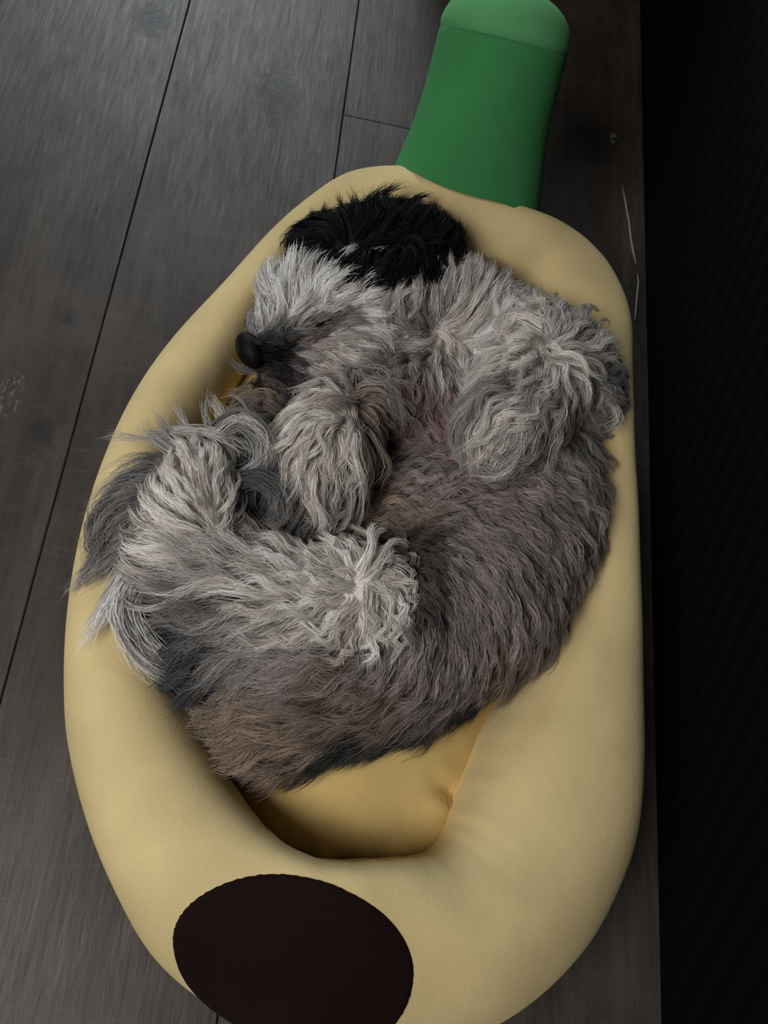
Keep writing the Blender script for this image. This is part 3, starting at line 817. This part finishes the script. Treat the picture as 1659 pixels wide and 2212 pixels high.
# stray tufts on head and chin
for pts, n, r0, c in [
    ([(545, 800, .140), (520, 795, .140), (495, 780, .142)], 40, .008, 'T'), ([(550, 830, .130), (520, 840, .135), (490, 850, .138)], 40, .008, 'B'),
    ([(560, 850, .125), (530, 870, .13), (500, 865, .135)], 30, .007, 'B'),
    ([(700, 880, .20), (660, 870, .20), (610, 905, .185), (580, 950, .17)], 40, .006, 'C'), ([(740, 900, .205), (690, 960, .21), (640, 1010, .195), (650, 1050, .18)], 45, .006, 'C'),
    ([(750, 900, .205), (730, 980, .21), (700, 1050, .195), (705, 1105, .175)], 45, .006, 'C'), ([(740, 850, .20), (760, 890, .205), (770, 940, .205), (790, 990, .19)], 45, .006, 'C'),
    ([(1180, 770, .22), (1220, 800, .222), (1260, 850, .21), (1225, 880, .205)], 50, .006, 'C'), ([(1220, 800, .215), (1280, 830, .21), (1320, 850, .195), (1290, 870, .19)], 50, .006, 'C'),
    ([(1270, 850, .20), (1320, 870, .19), (1335, 910, .18), (1310, 930, .175)], 45, .006, 'C'), ([(1160, 770, .22), (1180, 800, .225), (1170, 830, .225), (1150, 800, .222)], 40, .006, 'W'),
    ([(1140, 760, .22), (1090, 780, .225), (1040, 830, .215), (1000, 870, .20)], 50, .007, 'C'), ([(1150, 800, .225), (1100, 860, .228), (1060, 930, .215), (1045, 985, .19)], 55, .007, 'C'),
    ([(1170, 830, .222), (1140, 900, .225), (1120, 960, .21), (1130, 990, .19)], 50, .007, 'G'), ([(1170, 700, .215), (1130, 680, .215), (1100, 690, .205), (1080, 720, .20)], 45, .006, 'C'),
    ([(1200, 690, .215), (1240, 700, .212), (1260, 740, .205), (1240, 770, .20)], 45, .006, 'C'),
]:
    bundle(st, pts, n, r0, c)
# long leg hair curling down over the rim
for dx in range(-2, 3):
    bundle(st, [(300 + dx * 9, 1240 + dx * 3, .165), (268 + dx * 10, 1310, .165), (285 + dx * 10, 1370 - dx * 3, .160), (330 + dx * 11, 1425 - dx * 8, .150), (390 + dx * 8, 1455 - dx * 12, .135)], 60, .008, 'D' if dx % 2 else 'W', 0.0008, 0.5, 'W')
for x, y in ((300, 1150), (310, 1200), (295, 1260)):
    bundle(st, [(x + 110, y + 15, .192), (x + 55, y + 18, .196), (x + 5, y, .180), (x - 15, y - 12, .170)], 30, .006, 'C', .0008, .7)
coat = st.build('coat', dog); to_dog(coat)

# ------------------------------------------------------------------ dog: ear
EAR_CHAINS = [[(930, 560, .178, .030), (880, 520, .190, .030), (800, 520, .196, .030), (720, 535, .190, .026), (680, 545, .180, .018)],
              [(925, 575, .192, .022), (850, 585, .204, .020), (775, 580, .202, .015), (735, 570, .196, .012)],
              [(930, 525, .176, .024), (860, 500, .180, .022), (780, 508, .180, .019), (700, 530, .178, .016)]]
EV, EF = blob_mesh(EAR_CHAINS, 0.005, 6)
EAR_BVH = BVHTree.FromPolygons([Vector(v) for v in EV], EF)
EG = [(920, 590, 900, 625, .026, .1, 'K'), (870, 600, 850, 630, .026, .1, 'K'), (820, 600, 790, 630, .026, .1, 'K'), (770, 590, 730, 620, .026, .1, 'K'), (920, 560, 880, 610, .040, .1, 'K'), (860, 560, 820, 610, .042, .1, 'K'), (790, 560, 740, 610, .040, .1, 'K'), (720, 540, 660, 560, .036, .1, 'K'), (880, 500, 930, 440, .032, .15, 'K'),
      (820, 495, 800, 430, .028, .15, 'K'), (760, 500, 730, 440, .028, .15, 'K'), (700, 510, 650, 500, .040, .15, 'K'), (940, 540, 960, 500, .036, .15, 'K'), (840, 530, 880, 560, .046, .1, 'K'), (780, 530, 860, 545, .046, .1, 'K')]
G_EAR = surf_guides(EG, EAR_BVH)
ear = to_dog(mesh_obj('ear', EV, EF, M_SKIN, dog)); ear['label'] = 'black floppy ear'
at = ear.data.attributes.new('coat', 'FLOAT_COLOR', 'POINT'); at.data.foreach_set('color', np.tile(np.array([.006, .006, .007, 1], np.float32), len(EV)))
se = grow('ear_fur', ear, EV, EF, EAR_BVH, G_EAR, 0.0062, 26, 0.00085, 0.26, None, 0.7)
for pts in [[(850, 480, .195), (832, 420, .212), (872, 392, .215)], [(840, 480, .195), (812, 425, .212), (850, 398, .215)], [(825, 485, .195), (795, 440, .210), (822, 408, .214)], [(810, 485, .195), (785, 450, .208), (800, 420, .212)],
            [(765, 500, .195), (768, 450, .204), (757, 412, .208)], [(745, 500, .195), (742, 460, .204), (728, 418, .208)], [(720, 505, .195), (700, 470, .204), (706, 440, .206)], [(700, 510, .195), (672, 480, .2), (678, 452, .204)],
            [(690, 525, .19), (655, 500, .194), (645, 480, .196)], [(670, 535, .182), (640, 525, .186), (628, 532, .186)], [(890, 470, .194), (900, 430, .204), (935, 418, .204)], [(910, 480, .194), (935, 445, .2), (955, 450, .2)], [(930, 500, .192), (958, 480, .195), (965, 515, .19)]]:
    bundle(se, pts, 46, .0075, 'K', .0008, .86)
bundle(se, [(788, 475, .2), (775, 440, .208), (770, 415, .21), (762, 405, .21)], 4, .001, 'K', .0006, .8)
to_dog(se.build('ear_fur', ear)); 
for o in list(ear.children): o.matrix_parent_inverse = (Matrix.Translation(-Vector(dog.location)) @ Matrix.Identity(4)).inverted() @ Matrix.Translation(-Vector(dog.location))

# ------------------------------------------------------------------ dog: tail
TAIL_CHAINS = [[(670, 1180, .125, .022), (605, 1110, .145, .026), (525, 1060, .148, .024), (430, 1060, .142, .022), (340, 1090, .150, .020), (280, 1140, .158, .013)]]
TV, TF = blob_mesh(TAIL_CHAINS, 0.005, 6)
TAIL_BVH = BVHTree.FromPolygons([Vector(v) for v in TV], TF)
TG = [(640, 1160, 660, 1110, .050, .2, 'D'), (600, 1100, 640, 1060, .050, .3, 'D'), (560, 1070, 560, 990, .050, .3, 'D'), (330, 1080, 240, 1130, .060, .15, 'T'), (300, 1120, 210, 1200, .062, .15, 'T'),
      (320, 1110, 260, 1190, .060, .15, 'D'), (360, 1070, 280, 1090, .055, .15, 'D'), (520, 1050, 470, 970, .050, .3, 'D'), (590, 1140, 560, 1170, .04, .2, 'D')]
G_TAIL = surf_guides(TG, TAIL_BVH)
tail = to_dog(mesh_obj('tail', TV, TF, M_SKIN, dog)); tail['label'] = 'dark grey feathered tail'
at = tail.data.attributes.new('coat', 'FLOAT_COLOR', 'POINT'); at.data.foreach_set('color', np.tile(np.array([.06, .062, .068, 1], np.float32), len(TV)))
stl = grow('tail_fur', tail, TV, TF, TAIL_BVH, G_TAIL, 0.0066, 26, 0.0008, 0.30, None, 0.6, CC['L'])
TB = [
    # fan over the left rim
    ([(330, 1020, .165), (290, 1060, .165), (240, 1110, .160), (205, 1150, .152)], 'T', 'L'), ([(330, 1060, .165), (280, 1100, .168), (220, 1160, .158), (190, 1210, .145)], 'D', 'L'),
    ([(335, 1090, .168), (280, 1130, .168), (215, 1190, .158), (175, 1250, .140)], 'D', 'L'), ([(330, 1120, .168), (285, 1160, .168), (235, 1210, .162), (205, 1255, .150)], 'D', 'L'),
    ([(325, 1150, .168), (290, 1190, .168), (250, 1240, .162), (225, 1290, .155)], 'T', 'W'), ([(315, 1180, .168), (275, 1230, .166), (235, 1300, .160), (180, 1385, .150)], 'T', 'W'),
    ([(310, 1190, .168), (270, 1245, .166), (225, 1310, .160), (182, 1370, .150)], 'L', 'W'), ([(325, 1040, .165), (275, 1075, .168), (230, 1120, .160)], 'D', 'T'), ([(330, 1100, .165), (260, 1150, .168), (200, 1210, .158)], 'D', 'L'),
    ([(320, 1140, .168), (260, 1190, .166), (200, 1240, .156), (160, 1275, .138)], 'T', 'L'), ([(320, 1100, .168), (250, 1160, .166), (185, 1230, .150), (152, 1290, .130)], 'T', 'L'),
    ([(300, 1200, .168), (262, 1270, .166), (215, 1340, .160), (176, 1400, .150)], 'W', 'W'), ([(310, 1210, .168), (280, 1270, .166), (262, 1330, .160)], 'L', 'W'), ([(335, 1010, .165), (300, 1040, .168), (250, 1080, .162)], 'T', 'L'),
    # wisps above the hind foot
    ([(480, 990, .185), (450, 920, .19), (440, 850, .185)], 'L', 'L'), ([(500, 985, .185), (480, 910, .19), (450, 850, .182)], 'L', 'C'), ([(450, 985, .185), (400, 920, .188), (375, 870, .182)], 'L', 'L'),
    ([(420, 980, .185), (370, 940, .186), (340, 890, .18)], 'L', 'L'), ([(400, 985, .185), (330, 950, .184), (308, 920, .18)], 'L', 'L'), ([(540, 970, .18), (520, 920, .18), (470, 870, .178)], 'T', 'L'),
    # curls beside the paw
    ([(470, 940, .19), (520, 905, .205), (570, 940, .205), (570, 990, .195), (520, 1035, .18)], 'L', 'W'), ([(460, 930, .19), (520, 890, .205), (578, 930, .205), (578, 1000, .195), (535, 1040, .18)], 'T', 'L'),
    ([(480, 950, .19), (520, 920, .205), (555, 950, .203), (550, 1000, .193), (510, 1025, .18)], 'T', 'W'), ([(330, 945, .18), (400, 930, .19), (470, 940, .195), (540, 975, .195)], 'L', 'W'),
    ([(520, 1035, .185), (570, 1025, .200), (620, 1065, .200), (615, 1120, .185), (570, 1145, .175)], 'D', 'L'), ([(515, 1045, .185), (565, 1035, .200), (605, 1070, .20), (600, 1115, .185), (560, 1135, .175)], 'D', 'T'),
    ([(520, 1050, .185), (560, 1045, .197), (590, 1075, .197), (585, 1110, .185)], 'D', 'L'), ([(660, 1160, .15), (640, 1120, .155), (610, 1080, .158)], 'D', 'T'), ([(620, 1170, .15), (600, 1130, .157), (570, 1090, .16)], 'D', 'D'),
]
for pts, c, tip in TB: bundle(stl, pts, 60 if pts[-1][0] < 240 else 36, .0105 if pts[-1][0] < 240 else .0075, c, .0008, .6, tip, 0.03)
for pts in ([(545, 900, .18), (500, 850, .185), (460, 862, .182)], [(330, 950, .18), (270, 940, .178), (220, 945, .16)], [(310, 1125, .17), (260, 1110, .17), (220, 1100, .158)], [(300, 950, .18), (240, 948, .17), (218, 952, .16)]):
    bundle(stl, pts, 7, .002, 'L', .0006, .5)
to_dog(stl.build('tail_fur', tail))
for o in list(tail.children): o.matrix_parent_inverse = Matrix.Identity(4)
for o in list(ear.children): o.matrix_parent_inverse = Matrix.Identity(4)

# ------------------------------------------------------------------ dog: nose and closed eye
t = NT('wet_black_nose'); n_ = t.noise(t.coord('Object'), 900, 3); t.con(t.mix(n_, (0.0018, 0.0018, 0.002), (0.005, 0.0045, 0.005)), t.b.inputs['Base Color'])
t.val('Roughness', 0.55); t.val('Specular IOR Level', 0.15); t.bump(n_, 0.5, 0.0006); M_NOSE = t.m
def ellipsoid(name, c, axes, rad, mat, dents=()):
    V = []; nu, nv = 40, 24
    for i in range(nu):
        for j in range(nv + 1):
            a = 2 * math.pi * i / nu; b = math.pi * j / nv
            d = Vector((math.sin(b) * math.cos(a), math.sin(b) * math.sin(a), math.cos(b)))
            k = 1.0
            for dd, w, amp in dents: k -= amp * math.exp(-(d - Vector(dd).normalized()).length_squared / (w * w))
            V.append(Vector(c) + axes[0] * d.x * rad[0] * k + axes[1] * d.y * rad[1] * k + axes[2] * d.z * rad[2] * k)
    return to_dog(mesh_obj(name, V, grid_faces(nu, nv + 1, True, False), mat, dog))
na = (px(540, 752, .165) - px(640, 715, .165)).normalized(); nu_ = (px(575, 700, .165) - px(560, 800, .165)); nu_ = (nu_ - na * nu_.dot(na)).normalized(); nz = na.cross(nu_)
if nz.z < 0: nz = -nz
nose = ellipsoid('nose', px(540, 757, .164), (na, nu_, nz), (0.0125, 0.0195, 0.0150), M_NOSE, [((0.9, 0.40, 0.15), .22, .22), ((0.9, -0.40, 0.15), .22, .22), ((1, 0, 0.0), .14, .10)])
nose['label'] = 'black nose'
eh = BODY_BVH.ray_cast(CAM, ray(702, 697)); ep = eh[0] + eh[1] * 0.004
ea = (px(740, 685, ep.z) - px(680, 705, ep.z)).normalized(); en = eh[1]; eb = en.cross(ea).normalized()
eye = ellipsoid('eye', ep, (ea, eb, en), (0.0110, 0.0028, 0.0040), M_NOSE); eye['label'] = 'closed dark eyelid'
